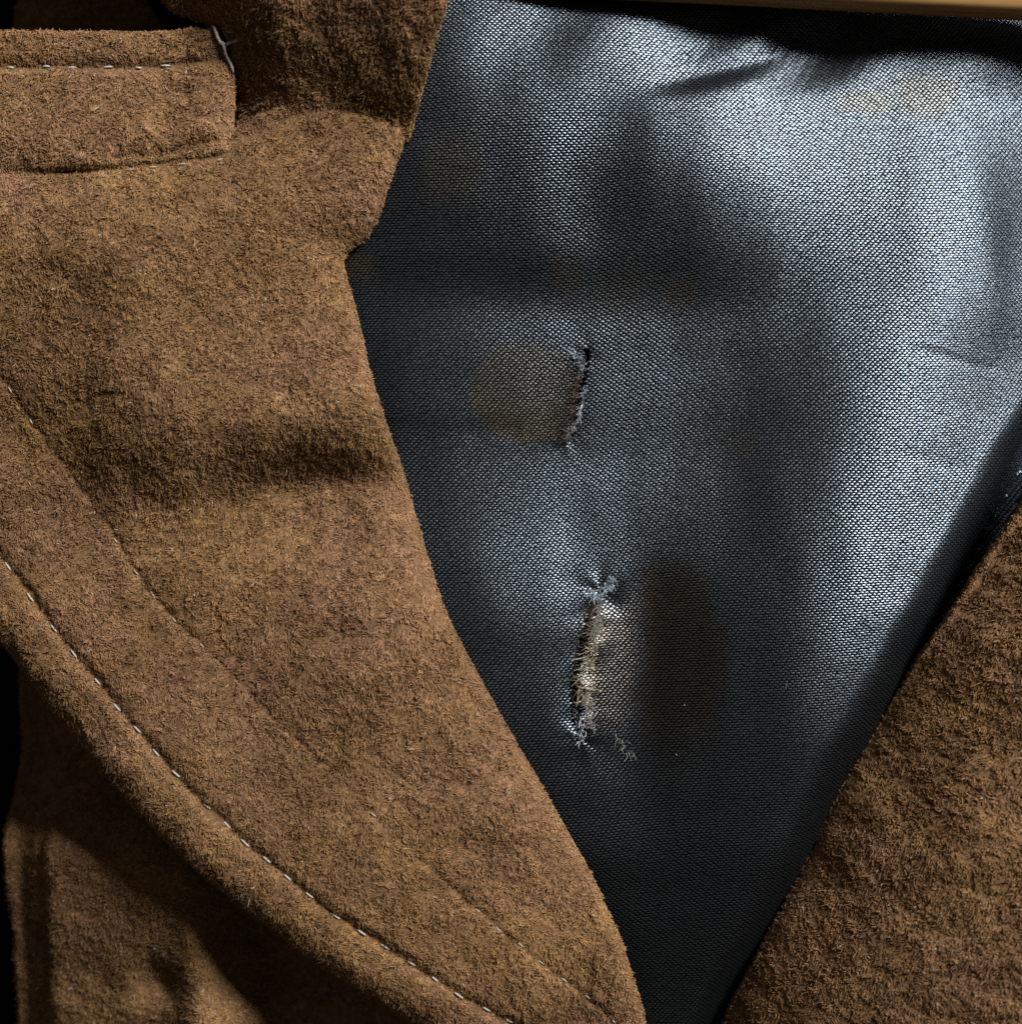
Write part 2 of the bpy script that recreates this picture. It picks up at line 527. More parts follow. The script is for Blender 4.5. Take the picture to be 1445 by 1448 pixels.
# how strongly each place of the lapel leans toward the window
LB = """
180: 360 5 440 5 520 5 560 4.5
250: -60 6 0 6 100 6.5 200 7 300 6.5 400 7 480 5.5 520 4
330: -60 6 0 6 100 5.5 200 5.5 300 6 400 5.5 470 5
420: -60 5 0 5 80 4 160 4 240 5.5 320 6 400 5.5 480 6
500: -60 4.5 0 4.5 80 4 160 4.5 240 6 320 6 400 6 480 6
570: 40 4 120 3.5 200 4 280 5 360 5.5 440 5 520 5.5
640: 0 5 60 5 140 3 220 3 300 3.5 360 2.5 440 1.5 520 2 560 3
690: 0 5.5 60 5.5 140 3 220 3 300 4 380 4 460 4 550 4
740: 0 5.5 80 6 140 4 220 5 300 6.5 380 6.5 460 7 560 6
800: 60 6 160 6 260 6 360 6.5 460 6.5 580 6.5
880: 60 5.5 160 6 260 5 360 5 460 6 600 6
960: 120 5.5 220 5.5 320 5.5 420 5 520 5.5 640 6
1040: 200 5.5 300 6 400 5.5 500 5 600 5.5 700 6
1120: 260 5 360 6 460 5.5 560 6 700 6 760 5.5
1200: 340 5 440 5 540 5.5 640 5.5 760 5.5
1280: 420 5 520 5.5 640 5.5 740 5.5 840 4.5
1360: 520 5 640 5 740 5.5 860 4.5
1440: 640 4.5 760 4.5 880 4
"""
F_LAPEL = Field(LB, 38.0, -200, 1000, 60, 1620, 9.0, 5.2, 0.0, 26.0, 0.05)

# --- lapel with the notch on the left
UND1 = Noise(31, 210); UND2 = Noise(32, 90); UND3 = Noise(33, 30)
VALLEY = spline([(60, 760), (130, 745), (230, 735), (330, 706), (420, 680), (500, 676), (580, 690)], 3)


def z_lapel(x, y):
    z = F_LAPEL(x, y) + 5.5 * UND2(x, y) + 1.8 * UND3(x, y)
    dv, vx, vy, av = seg_dist(x, y, VALLEY)
    amp = np.interp(vx, [60, 130, 250, 380, 470, 560], [0, 4, 5, 12, 14, 10])
    z -= amp * gauss(dv, 34)
    # gorge: sinks toward the seam under the collar
    dg = seg_dist(x, y, GORGE_S)[0]
    z -= 3 * gauss(dg, 9)
    dc, _, _, _ = seg_dist(x, y, CREASE_S)
    z -= np.interp(y, [480, 560, 700, 760, 900, 980, 1150, 1280, 1440], [1, 2.2, 2.2, 3.4, 3.2, 1.4, 1.2, 2.2, 2.2]) * gauss(dc, 5) + 1.5 * gauss(dc, 22)
    ds = seg_dist(x, y, STITCH_S)[0]
    z -= 6.5 * gauss(ds, 9)
    do = seg_dist(x, y, OUTER_S)[0]
    z -= 26 * np.clip(1 - do / 46, 0, 1) ** 2
    di = seg_dist(x, y, INNER_S)[0]
    z -= (16 + 9 * smooth(170, 230, y) * (1 - smooth(320, 390, y))) * np.clip(1 - di / 75, 0, 1) ** 2
    return z


gl = GORGE_S
glx = gl + np.stack([0 * gl[:, 0], -26 + 0 * gl[:, 0]], -1)
lapel_poly = np.vstack([glx[glx[:, 0] < 545], INNER_S[INNER_S[:, 1] > 152], OUTER_S[::-1]])
P_LAPEL = Panel(lapel_poly, z_lapel, 0.0, R=13, thick=10)


def z_collar(x, y):
    dg = seg_dist(x, y, GORGE_S)[0]
    dg = np.minimum(dg, 180)
    z = F_LAPEL(x, y) - 9 + 0.95 * dg * dg / (dg + 24) - 0.0020 * dg * dg + 7 * UND2(x + 90, y) * smooth(0, 60, dg) + 3 * UND3(x, y)
    di = seg_dist(x, y, INNER_S)[0]
    z -= 16 * np.clip(1 - di / 75, 0, 1) ** 2
    dl = seg_dist(x, y, [(225, -8), (272, 12), (300, 26), (312, 52), (317, 84), (317, 208)])[0]
    z -= 62 * np.clip(1 - dl / 95, 0, 1) ** 1.5 * (1 - smooth(120, 200, y))
    return z


collar_poly = np.vstack([[(-160, -540), (60, -180), (170, -60), (225, -8), (272, 12), (300, 26), (312, 52), (317, 84), (317, 130), (317, 208)],  # unseen upper reach of the collar is lengthened to shade the shoulder
                         gl[(gl[:, 0] > 335)] + [0, 6], INNER_S[INNER_S[:, 1] < 172][::-1], [(760, -540)]])
P_COLLAR = Panel(collar_poly, z_collar, 25.0, R=7, thick=10)

BANDST = spline([(-150, 100), (17, 95), (64, 92), (100, 92), (147, 91), (190, 88), (228, 85), (280, 80), (322, 74)], 2)


def z_band(x, y):
    z = F_LAPEL(x, y) + 2 + 4 * UND2(x + 500, y + 80) + 1.6 * UND3(x + 9, y)
    ds = seg_dist(x, y, BANDST)[0]
    de = seg_dist(x, y, np.vstack([GORGE_S[GORGE_S[:, 0] < 318], [(326, 190), (327, 130), (324, 78)]]))[0]
    z += 15 * (1 - np.clip(1 - de / 55, 0, 1) ** 2)
    z -= 7 * gauss(ds, 9)
    z -= 4 * gauss(seg_dist(x, y, [(165, 221), (230, 214), (300, 196)])[0], 6)
    return z


band_poly = np.vstack([[(-150, 52), (0, 44), (120, 41), (200, 36), (262, 31), (296, 32), (312, 52), (324, 78), (327, 130), (326, 190), (318, 212)],
                       gl[(gl[:, 0] < 316)][::-1] + [0, -3]])
P_BAND = Panel(band_poly, z_band, 0.0, R=6, thick=8)

# --- lapel on the right
def z_right(x, y):
    d = seg_dist(x, y, RIGHT_S)[0]
    z = 38 + 9 * UND1(x + 50, y + 70) + 8 * UND2(x + 5, y) + 3 * UND3(x, y)
    z += 0.09 * (LA[0] * (x - 1280) - LA[1] * (y - 1120))
    z += 0.34 * np.clip(d, 0, 420) - 30
    z -= 62 * np.clip(1 - d / 150, 0, 1) ** 2.0
    return z


right_edge = RIGHT_S - np.stack([12 * (1 - smooth(760, 1150, RIGHT_S[:, 1])), 0 * RIGHT_S[:, 1]], -1)
right_poly = np.vstack([right_edge, [(1600, 1560)]])
P_RIGHT = Panel(right_poly, z_right, -40.0, R=16, thick=12)

# --- front panel under the lapel, and the shoulder showing over the band
def z_front(x, y):
    z = -112 + 6 * UND1(x + 700, y) + 5 * UND2(x + 40, y + 900) + 2 * UND3(x, y)
    z += 0.30 * np.clip(x - 160, -160, 130)
    z -= 110 * smooth(262, 380, x + 0.10 * (1300 - y))
    z -= 0.20 * np.clip(y - 1220, 0, 400)
    z -= 8 * gauss(x - 42 - 0.02 * (1448 - y), 9) + 40 * (1 - smooth(0, 70, x))
    z += -26 * gauss(np.hypot(x - 225, y - 1400), 38) + 60 * gauss(np.hypot((x - 330) / 1.5, y - 1450), 50)
    z -= 95 * (1 - smooth(1060, 1225, y))
    return z


front_poly = np.vstack([spline([(-10, 700), (-26, 900), (-34, 1000), (-26, 1100), (-26, 1250), (-20, 1380), (-26, 1560)], 6), [(760, 1560), (640, 1380), (300, 700)]])
P_FRONT = Panel(front_poly, z_front, -120.0, R=12, thick=10)


def z_shoulder(x, y):
    return -290 + 10 * UND2(x, y + 40) + 0.1 * (x - 100)


shoulder_poly = np.vstack([spline([(40, -150), (24, -40), (14, 20), (6, 90), (0, 170)], 6), [(260, 170)], spline([(262, 90), (220, 20), (172, -50), (150, -150)], 6)])
P_SHOULDER = Panel(shoulder_poly, z_shoulder, -290.0, R=10, thick=9)


# ------------------------------------------------------------------ lining height field
# tilt wanted at scattered places: the cloth leans toward the window where it shines, away where it is dull
B = """
60: 600 6 680 7 760 7 840 7 920 7 1000 7 1080 7 1160 7 1240 7 1320 6 1400 6 1480 6
-60: 640 6 900 6 1200 6 1480 6
120: 560 5 600 5 680 7 760 7.5 840 7 920 7 1000 7 1080 8 1160 7 1240 6.5 1320 6 1400 6 1480 6
180: 540 4 580 4 660 4 740 4 820 5 900 3.2 980 5 1060 7 1140 7 1220 6 1300 5 1380 6 1440 7 1500 7
250: 520 2 560 2 640 3 720 3 800 4 880 1.5 960 2.5 1040 4 1120 5 1200 4.5 1280 4 1360 5 1440 8 1500 8
320: 500 2 540 2 640 1.6 720 2.5 800 4 880 1.5 960 1.5 1040 3 1120 4 1200 3.5 1280 3 1360 5 1440 8 1500 8
390: 460 2 500 2 580 1 660 1.6 740 1.6 820 1.8 900 1.8 980 1.5 1060 2.5 1140 3 1220 3 1300 3.5 1380 6 1440 8 1500 8
460: 460 3 520 3 600 4 680 5 760 5 840 4.5 920 4.5 1000 4 1080 3.5 1160 3 1240 4 1320 5 1400 7 1440 7 1500 7
530: 480 3 530 3 600 4 680 4 760 4.5 840 5 920 5 1000 4.5 1080 3 1160 3 1240 4 1320 6 1400 8 1480 8
600: 500 3 560 3 640 4 720 4 800 4.5 880 5 960 4.5 1040 3 1120 2.5 1200 3.5 1280 6 1360 8 1440 8 1500 8
680: 540 4.9 600 4.9 680 5.7 760 6.3 840 6.3 920 5.48 1000 4.48 1080 2.98 1160 3.9 1240 5.9 1320 7.9 1400 7.9 1480 7.9
760: 560 5.6 620 5.8 700 6.9 780 7.1 860 5.6 940 4.36 1020 3.86 1080 2.86 1160 4.6 1240 7.1 1320 8.1 1400 7.6
840: 580 5 640 5 720 6.5 800 6.9 880 5 960 2.59 1040 3.09 1120 4 1200 6 1260 8.4 1320 7.4
920: 620 4.6 680 4.6 760 5.1 820 4.6 870 7 940 2.65 1020 2.65 1100 3.15 1180 5.8 1240 7.8 1300 6.1
1000: 650 4.2 710 4.7 780 4.7 850 6.6 930 2.71 1010 2.71 1090 2.71 1170 5.6 1210 6.6 1260 5.2
1080: 700 3.6 760 4.2 830 5.2 870 4.8 930 2.17 1010 2.17 1090 2.37 1150 4.8 1210 3.6
1160: 740 3.1 800 4.1 880 3.7 960 2.06 1040 2.06 1110 3.4 1170 2.9
1260: 800 1.6 860 1.6 960 1.18 1040 1.18 1090 1.08 1140 1.4
1400: 860 .5 910 .5 1000 .4 1060 .3
1520: 900 .4 1000 .4 1060 .3
"""
F_LINING = Field(B, 36.0, 380, 1620, -180, 1600, 5.2, 3.9, -56.0, 26.0, 0.05, [(INNER_S, 30, -64.0, 0.12), (RIGHT_S[RIGHT_S[:, 0] < 1420], 30, -85.0, 0.12)], 0.5)


def cubic(_, x, y):
    return F_LINING(x, y)


ZL = F_LINING.z

RIPX = [560, 640, 700, 760, 830, 880, 930, 980, 1025, 1080, 1120, 1165, 1205, 1255, 1330, 1400, 1480]
RIPZ = [2, 3, 4, -3, 5, 4, -2, -10, -16, 5, -4, -20, -16, 2, 3, 14, 8]
TEAR1 = np.array([(829, 486), (835, 489), (835, 500), (831, 520), (829, 540), (826, 565), (821, 590), (814, 608), (806, 622), (798, 619), (804, 606),
                  (811, 586), (813, 560), (818, 540), (821, 520), (825, 503)], float)
TEAR2 = np.array([(846, 842), (856, 850), (852, 868), (846, 886), (839, 904), (830, 925), (824, 950), (821, 985), (823, 1015), (827, 1040),
                  (820, 1048), (811, 1020), (808, 985), (810, 950), (815, 920), (824, 895), (832, 870), (838, 852)], float)
T1L = np.array([(832, 488), (824, 545), (815, 595), (802, 622)], float)
T2L = np.array([(850, 846), (838, 900), (822, 945), (818, 990), (822, 1045)], float)


def z_lining(x, y):
    z = cubic(ZL, x, y)
    xs_ = x + 0.55 * (y - 45)
    rip = sum(np.interp(xs_ + o_, RIPX, RIPZ) * w_ for o_, w_ in ((-54, .1), (-36, .15), (-18, .17), (0, .18), (18, .17), (36, .15), (54, .1)))
    z = z + rip * gauss(y - 40, 60) * 1.7
    # faint drag lines
    for ln_, dep, wd in (([(1305, 492), (1360, 500), (1425, 516)], 0.8, 8), ([(530, 603), (620, 608), (720, 606)], 0.8, 14), ([(1290, 640), (1400, 668)], 0.6, 11)):
        z = z - dep * gauss(seg_dist(x, y, ln_)[0], wd)
    # pinched fold under the hanger
    df, _, _, da = seg_dist(x, y, spline([(1140, 25), (1085, 62), (1020, 88), (930, 112), (860, 126)], 4))
    z = z - np.interp(da, [0, 70, 150, 240, 320], [8, 9, 7, 3, 0]) * gauss(df, 20)
    # lining rolls down toward the right lapel
    dr = seg_dist(x, y, RIGHT_S)[0]
    z = z - 50 * np.clip(1 - dr / 75, 0, 1) ** 2
    z = z - np.where(inside(x, y, right_poly), 70 * smooth(35, 95, dr), 0)
    # lips of the two tears
    d1, _, y1_, _ = seg_dist(x, y, T1L)
    side1 = np.where(x < np.interp(y, T1L[:, 1], T1L[:, 0]), 1.0, -0.35)
    w1 = smooth(470, 500, y) * (1 - smooth(605, 640, y))
    z = z + 5.0 * side1 * np.exp(-d1 / 16) * w1
    d2 = seg_dist(x, y, T2L)[0]
    xr = np.interp(y, T2L[:, 1], T2L[:, 0])
    w2 = smooth(840, 880, y) * (1 - smooth(1010, 1060, y)) * (1 + 0.35 * np.sin(y / 9.0) * gauss(d2, 22))
    z = z + np.where(x > xr, 8.0 * np.exp(-d2 / 40), -8.0 * np.exp(-d2 / 22)) * w2
    z = z - 5 * gauss(np.hypot(x - 862, y - 846), 18)
    for px_, py_, am, wd_, kf, ph in ((852, 838, 1.5, 30, 5, 0.4), (822, 1046, 1.3, 30, 5, 1.9), (834, 488, 0.5, 20, 4, 0.2), (803, 622, 0.6, 22, 4, 2.0)):
        rr_ = np.hypot(x - px_, y - py_)
        z = z + am * np.sin(kf * np.arctan2(y - py_, x - px_) + ph) * np.exp(-rr_ / wd_) * smooth(0, 8, rr_)
    return z


# ------------------------------------------------------------------ jacket
jacket = empty('suede_jacket', (0, 0, 0), 'brown suede jacket lying open, its dark lining torn and stained', 'jacket')

# dark sheet the jacket lies on
tv = W(np.array([(-2500, -2500, -Z0), (4000, -2500, -Z0), (4000, 4000, -Z0), (-2500, 4000, -Z0)]))
table = mesh_obj('table_cloth', tv, [(3, 2, 1, 0)], M_TABLE, shade=False)
table['kind'] = 'structure'
table['label'] = 'black cloth surface under the jacket'

lapel = P_LAPEL.mesh('lapel', jacket); lapel['label'] = 'wide brown suede lapel with pale topstitching along its rolled edge'
collar = P_COLLAR.mesh('collar', jacket); collar['label'] = 'shaggy dark upper collar of the jacket'
band = P_BAND.mesh('collar_band', jacket); band['label'] = 'plump stitched suede band above the lapel'
right = P_RIGHT.mesh('lapel', jacket); right['label'] = 'darker suede lapel in the lower right corner'
front = P_FRONT.mesh('front_panel', jacket, 8); front['label'] = 'jacket front in the shade of the lapel'
shoulder = P_SHOULDER.mesh('shoulder', jacket, 8)

LINES = [(STITCH_S, 5.0, 0.55), (CREASE_S, 2.5, 0.4), (GORGE_S, 5.0, 0.5)]
cnt = 0
cnt += nap(P_LAPEL, lapel, 0.46, 4.2, 0.55, lambda x, y: 0.9 + 0 * x, avoid=LINES, seed=1, stiff=0.20)
cnt += nap(P_COLLAR, collar, 0.36, 5.8, 0.60, lambda x, y: 1.2 + 0 * x, avoid=LINES[2:], seed=2, stiff=0.34)
cnt += nap(P_BAND, band, 0.45, 4.4, 0.56, lambda x, y: 1.2 + 0 * x, avoid=[(BANDST, 5.0, 0.8)], seed=3, stiff=0.22)
cnt += nap(P_RIGHT, right, 0.38, 4.6, 0.66, lambda x, y: 0.6 + 0 * x, seed=4, stiff=0.22)
cnt += nap(P_FRONT, front, 0.36, 3.6, 0.62, lambda x, y: 1.4 + 0 * x, seed=5, stiff=0.20)
cnt += nap(P_SHOULDER, shoulder, 0.15, 4.5, 0.8, lambda x, y: 1.4 + 0 * x, seed=6, stiff=0.20)

# ---- lining ground cloth
LIN_L = np.array([(x - 70, y) for x, y in INNER]); LIN_R = np.array([(x + 80, y + 40) for x, y in RIGHT])
lin_poly = np.vstack([[(600, -150)], LIN_L[LIN_L[:, 1] > -60], LIN_R[::-1], [(1600, -150)]])


def lining_ground():
    st = 4.0
    X, Y = np.meshgrid(np.arange(380, 1600, st), np.arange(-150, 1560, st))
    X = X + np.where(np.arange(X.shape[0])[:, None] % 2, 0, 0)
    ins = inside(X, Y, lin_poly)
    t1 = inside(X, Y, TEAR1) | inside(X, Y, TEAR2)
    ok = ins & ~t1
    Z = z_lining(X, Y) - 1.2
    idx = np.arange(X.size).reshape(X.shape)
    c = ok[:-1, :-1] & ok[1:, :-1] & ok[:-1, 1:] & ok[1:, 1:]
    q = np.stack([idx[:-1, :-1][c], idx[1:, :-1][c], idx[1:, 1:][c], idx[:-1, 1:][c]], -1)
    used, inv = np.unique(q, return_inverse=True)
    V = np.stack([X.ravel()[used], Y.ravel()[used], Z.ravel()[used]], -1)
    return mesh_obj('lining', W(V, -50.0), inv.reshape(q.shape), M_LINBASE, jacket)


lining = lining_ground()
lining['label'] = 'shiny dark twill lining with two tears and brown stains'

# ---- stains (colour of the cloth itself)
SN1 = Noise(41, 38); SN2 = Noise(42, 9)


def ell(x, y, cx, cy, rx, ry, soft, rot=0.0, rag=1.0):
    c, s = math.cos(rot), math.sin(rot)
    u = ((x - cx) * c + (y - cy) * s) / rx; v = (-(x - cx) * s + (y - cy) * c) / ry
    q = (np.abs(u) ** 2.15 + np.abs(v) ** 2.15) ** (1 / 2.15) + rag * (0.15 * SN1(x, y) + 0.07 * SN2(x, y))
    return 1 - smooth(1 - soft, 1 + soft, q)


def stain_maps(x, y):
    xr1 = np.interp(y, T1L[:, 1], T1L[:, 0])
    rust = ell(x, y, 744, 553, 78, 72, 0.12, 0.0, 0.35) * (x < xr1 + 2) * (0.45 + 0.35 * smooth(520, 610, y - 0.25 * (x - 742)))
    rust = np.maximum(rust, 0.42 * ell(x, y, 640, 235, 42, 50, 0.55, 0.5))
    rust = np.maximum(rust, 0.28 * ell(x, y, 803, 385, 24, 28, 0.4))
    rust = np.maximum(rust, 0.28 * ell(x, y, 880, 405, 40, 30, 0.8))
    rust = np.maximum(rust, 0.28 * ell(x, y, 965, 410, 28, 26, 0.4))
    rust = np.maximum(rust, 0.5 * ell(x, y, 1245, 127, 45, 18, 0.55))
    rust = np.maximum(rust, 0.45 * ell(x, y, 1325, 112, 55, 32, 0.55))
    rust = np.maximum(rust, 0.22 * ell(x, y, 1055, 628, 26, 20, 0.5))
    rust = np.maximum(rust, 0.6 * ell(x, y, 498, 372, 30, 22, 0.4))
    dark = 0.92 * ell(x, y, 946, 934, 70, 122, 0.34, -0.05)
    dark = dark * (1 - 0.8 * ell(x, y, 870, 930, 45, 110, 0.5))
    pink = ell(x, y, 865, 940, 40, 90, 0.4) * (1 - dark)
    return rust, dark, pink


def weave():
    """every yarn float of the twill is a small dome lying on the lining"""
    r = np.random.default_rng(5)
    cols = np.arange(0, 180); rws = np.arange(0, 560)
    cc, rr = np.meshgrid(cols, rws)
    off = (rr * 3.25) % 7.3
    x = 360 + cc * 7.3 + off; y = 1680 - rr * 3.5 - (cc + off / 7.3) * 0.45
    x = x.ravel(); y = y.ravel()
    wx = Noise(51, 300); wy = Noise(52, 300); wa = Noise(53, 240)
    x, y = x + 15 * wx(x, y), y + 15 * wy(x, y)
    x = x + r.normal(size=x.size) * 0.22; y = y + r.normal(size=y.size) * 0.2
    keep = inside(x, y, lin_poly) & (x > 380) & (x < 1540) & (y > -110) & (y < 1530)
    keep &= ~(inside(x, y, right_poly) & (seg_dist(x, y, right_edge)[0] > 25))
    keep &= ~(inside(x, y, TEAR1) | inside(x, y, TEAR2))
    x = x[keep]; y = y[keep]
    n = x.size
    # dome template: long axis s, short axis t
    ns, nt_ = 5, 4
    S, T = np.meshgrid(np.linspace(-1, 1, ns), np.linspace(-1, 1, nt_))
    S = S.ravel(); T = T.ravel()
    wsh = np.sqrt(np.clip(1 - 0.55 * S ** 2, 0, 1))
    hl = 2.55; hw = 1.22
    H = 0.70 - 0.25 * S ** 2 - 0.21 * T ** 2
    rot = np.radians(-6) + 0.16 * wa(x, y) + r.normal(size=n) * 0.05
    sl = 1 + 0.07 * r.normal(size=n)
    du = S[None] * hl * sl[:, None]; dv = (T * wsh)[None] * hw * np.ones((n, 1))
    ca, sa = np.cos(rot)[:, None], np.sin(rot)[:, None]
    X = x[:, None] + du * ca - dv * sa; Y = y[:, None] + du * sa + dv * ca
    h = 3.0
    zc = z_lining(x, y)
    zx = (z_lining(x + h, y) - z_lining(x - h, y)) / (2 * h); zy = (z_lining(x, y + h) - z_lining(x, y - h)) / (2 * h)
    zx = np.clip(zx, -1.2, 1.2); zy = np.clip(zy, -1.2, 1.2)
    tiltj = r.normal(size=(n, 2)) * 0.014
    Z = zc[:, None] + (zx + tiltj[:, 0])[:, None] * (X - x[:, None]) + (zy + tiltj[:, 1])[:, None] * (Y - y[:, None]) + H[None] - 0.2
    V = np.stack([X, Y, Z], -1).reshape(-1, 3)
    q = []
    for jr in range(nt_ - 1):
        for ir in range(ns - 1):
            k0 = jr * ns + ir
            q.append((k0, k0 + ns, k0 + ns + 1, k0 + 1))
    q = np.array(q)
    F = (q[None] + (np.arange(n) * ns * nt_)[:, None, None]).reshape(-1, 4)
    rust, dark, pink = stain_maps(x, y)
    br = 1 + 0.10 * r.normal(size=n)
    base = np.array([0.006, 0.0062, 0.0062])[None] * np.ones((n, 3))
    base = base * (1 - rust[:, None]) + np.array([0.034, 0.021, 0.009]) * rust[:, None]
    base = base * (1 - dark[:, None]) + np.array([0.012, 0.0072, 0.0042]) * dark[:, None]
    base = np.clip(base * br[:, None], 0.001, 1)
    tint = np.array([0.78, 0.89, 1.0])[None] * np.ones((n, 3))
    tint = tint * (1 - rust[:, None]) + np.array([1.0, 0.88, 0.66]) * rust[:, None]
    tint = tint * (1 - pink[:, None]) + np.array([1.0, 0.84, 0.72]) * pink[:, None]
    tint = tint * (1 - dark[:, None]) + np.array([0.95, 0.76, 0.58]) * dark[:, None]
    gloss = np.clip(0.95 * (1 + 0.12 * r.normal(size=n)), 0.15, 1) * (1 - 0.05 * rust) * (1 - 0.6 * dark)
    nv = ns * nt_
    col = np.ones((n, 4)); col[:, :3] = base
    tn = np.ones((n, 4)); tn[:, :3] = tint; tn[:, 3] = gloss
    o = mesh_obj('weave', W(V, -50.0), F, M_YARN, lining, col=np.repeat(col, nv, 0))
    at = o.data.attributes.new('tint', 'FLOAT_COLOR', 'POINT')
    at.data.foreach_set('color', np.ascontiguousarray(np.repeat(tn, nv, 0), dtype=np.float32).ravel())
    o['kind'] = 'stuff'
    return n


nfl = weave()
print('fibres', cnt, 'floats', nfl, 'lining z', ZL.min(), ZL.max())

# ---- interlining seen through the tears
ix, iy = np.meshgrid(np.linspace(760, 900, 15), np.linspace(450, 1090, 50))
iz = z_lining(ix, iy) * 0 + cubic(ZL, ix, iy) - 20 + 1.5 * UND3(ix, iy)
idx = np.arange(ix.size).reshape(ix.shape)
q = np.stack([idx[:-1, :-1].ravel(), idx[1:, :-1].ravel(), idx[1:, 1:].ravel(), idx[:-1, 1:].ravel()], -1)
mesh_obj('interlining', W(np.stack([ix.ravel(), iy.ravel(), iz.ravel()], -1), -60.0), q, M_INTER, jacket)


# ---- frayed yarn ends round the tears
def fibres(name, P, R_, C, parent, mat, ref):
    n, k_ = P.shape[:2]
    cu = bpy.data.hair_curves.new(name)
    cu.add_curves([k_] * n)
    cu.attributes['position'].data.foreach_set('vector', np.ascontiguousarray(W(P, ref).reshape(-1), dtype=np.float32))
    ra = cu.attributes.get('radius') or cu.attributes.new('radius', 'FLOAT', 'POINT')
    ra.data.foreach_set('value', np.ascontiguousarray((R_ * K).ravel(), dtype=np.float32))
    ca = cu.attributes.new('col', 'FLOAT_COLOR', 'CURVE')
    C4 = np.ones((n, 4)); C4[:, :3] = C
    ca.data.foreach_set('color', np.ascontiguousarray(C4.ravel(), dtype=np.float32))
    cu.materials.append(mat)
    o = link(bpy.data.objects.new(name, cu), parent)
    o['kind'] = 'stuff'
    return o


def tuft(path, n, direction, length, spread, colour, seed, lift=0.5, rad=0.45, jitter=2.0):
    r = np.random.default_rng(seed)
    path = np.asarray(path, float)
    t = r.uniform(0, len(path) - 1.001, n); i = t.astype(int); f = (t - i)[:, None]
    p = path[i] * (1 - f) + path[i + 1] * f + r.normal(size=(n, 2)) * jitter
    z = z_lining(p[:, 0], p[:, 1]) + 0.3
    d = np.array([direction[0], direction[1], lift])[None] + r.normal(size=(n, 3)) * spread
    d /= np.linalg.norm(d, axis=1, keepdims=True)
    L = length * r.lognormal(0, 0.35, n)
    curl = r.normal(size=(n, 3)) * 0.6
    P = np.empty((n, 5, 3))
    root = np.concatenate([p, z[:, None]], 1)
    for k_, tt in enumerate(np.linspace(0, 1, 5)):
        P[:, k_] = root + d * (L * tt)[:, None] + curl * (L * 0.5 * tt ** 2)[:, None]
    R_ = rad * r.lognormal(0, 0.25, n)[:, None] * np.array([1, 1, 0.95, 0.85, 0.6])[None]
    C = np.array(colour)[None] * np.clip(1 + 0.35 * r.normal(size=(n, 1)), 0.3, 1.8)
    return P, R_, np.clip(C, 0, 0.9)


def fray(groups, name='frayed_edge'):
    P = np.concatenate([g[0] for g in groups]); R_ = np.concatenate([g[1] for g in groups]); C = np.concatenate([g[2] for g in groups])
    return fibres(name, P, R_, C, lining, M_FRAY, -50.0)


grey = (0.24, 0.27, 0.30); tan = (0.30, 0.24, 0.15); dk = (0.05, 0.036, 0.028)
f1 = fray([tuft([(806, 490), (820, 503), (826, 522)], 130, (0.4, 0.3), 5, 0.7, grey, 1, rad=0.34, jitter=3, lift=0.3),
           tuft([(829, 498), (822, 545), (812, 590)], 90, (-0.8, 0.2), 5, 0.5, dk, 2, rad=0.35),
           tuft([(830, 540), (825, 570), (818, 595)], 90, (-0.5, 0.5), 4, 0.7, grey, 3, rad=0.32, jitter=1.4),
           tuft([(816, 593), (802, 620)], 80, (-0.2, 0.6), 8, 0.7, (0.13, 0.12, 0.10), 4, rad=0.32)])
f1['label'] = 'frayed edge of the narrow upper slit'
f2 = fray([tuft([(834, 838), (842, 842), (848, 848)], 110, (-0.2, 0.4), 6, 0.9, grey, 5, rad=0.33, jitter=3.5, lift=0.4),
           tuft([(854, 836), (862, 830), (868, 822)], 110, (-0.1, 0.6), 6, 0.8, grey, 15, rad=0.33, jitter=4, lift=0.3),
           tuft([(850, 850), (848, 872), (842, 890)], 110, (-0.25, 1.0), 17, 0.22, (0.13, 0.12, 0.095), 6, rad=0.3, jitter=3),
           tuft([(854, 880), (844, 905), (836, 935), (834, 965), (838, 995)], 300, (-1.0, 0.10), 7, 0.13, (0.20, 0.155, 0.09), 7, lift=0.10, rad=0.62, jitter=6.0),
           tuft([(850, 890), (838, 925), (829, 960), (830, 990)], 150, (-0.8, 0.35), 11, 0.45, (0.22, 0.18, 0.11), 17, lift=0.2, rad=0.28, jitter=4),
           tuft([(832, 985), (836, 1010), (840, 1030)], 130, (-0.8, 0.4), 7, 0.5, (0.26, 0.22, 0.17), 8, rad=0.3, jitter=4),
           tuft([(816, 1012), (822, 1026), (822, 1046)], 60, (-0.2, 0.5), 9, 0.8, (0.30, 0.30, 0.33), 9, rad=0.38, jitter=4),
           tuft([(872, 1040), (882, 1058), (896, 1070)], 45, (0.4, 0.7), 7, 0.7, (0.16, 0.15, 0.12), 10, rad=0.28, jitter=3.5),
           tuft([(826, 870), (813, 915), (808, 960), (810, 1010)], 120, (0.6, 0.15), 7, 0.5, dk, 11, rad=0.32)])
f2['label'] = 'ragged fringe of the long lower tear'
# stray lint
rl = np.random.default_rng(77)
gs = [tuft([(520, 420), (1050, 560), (760, 1000), (1100, 1150), (1000, 820)], 12, (0.5, 0.3), 5, 0.9, (0.20, 0.22, 0.22), 12, rad=0.35, jitter=60)]
fr3 = fray(gs, 'lint')


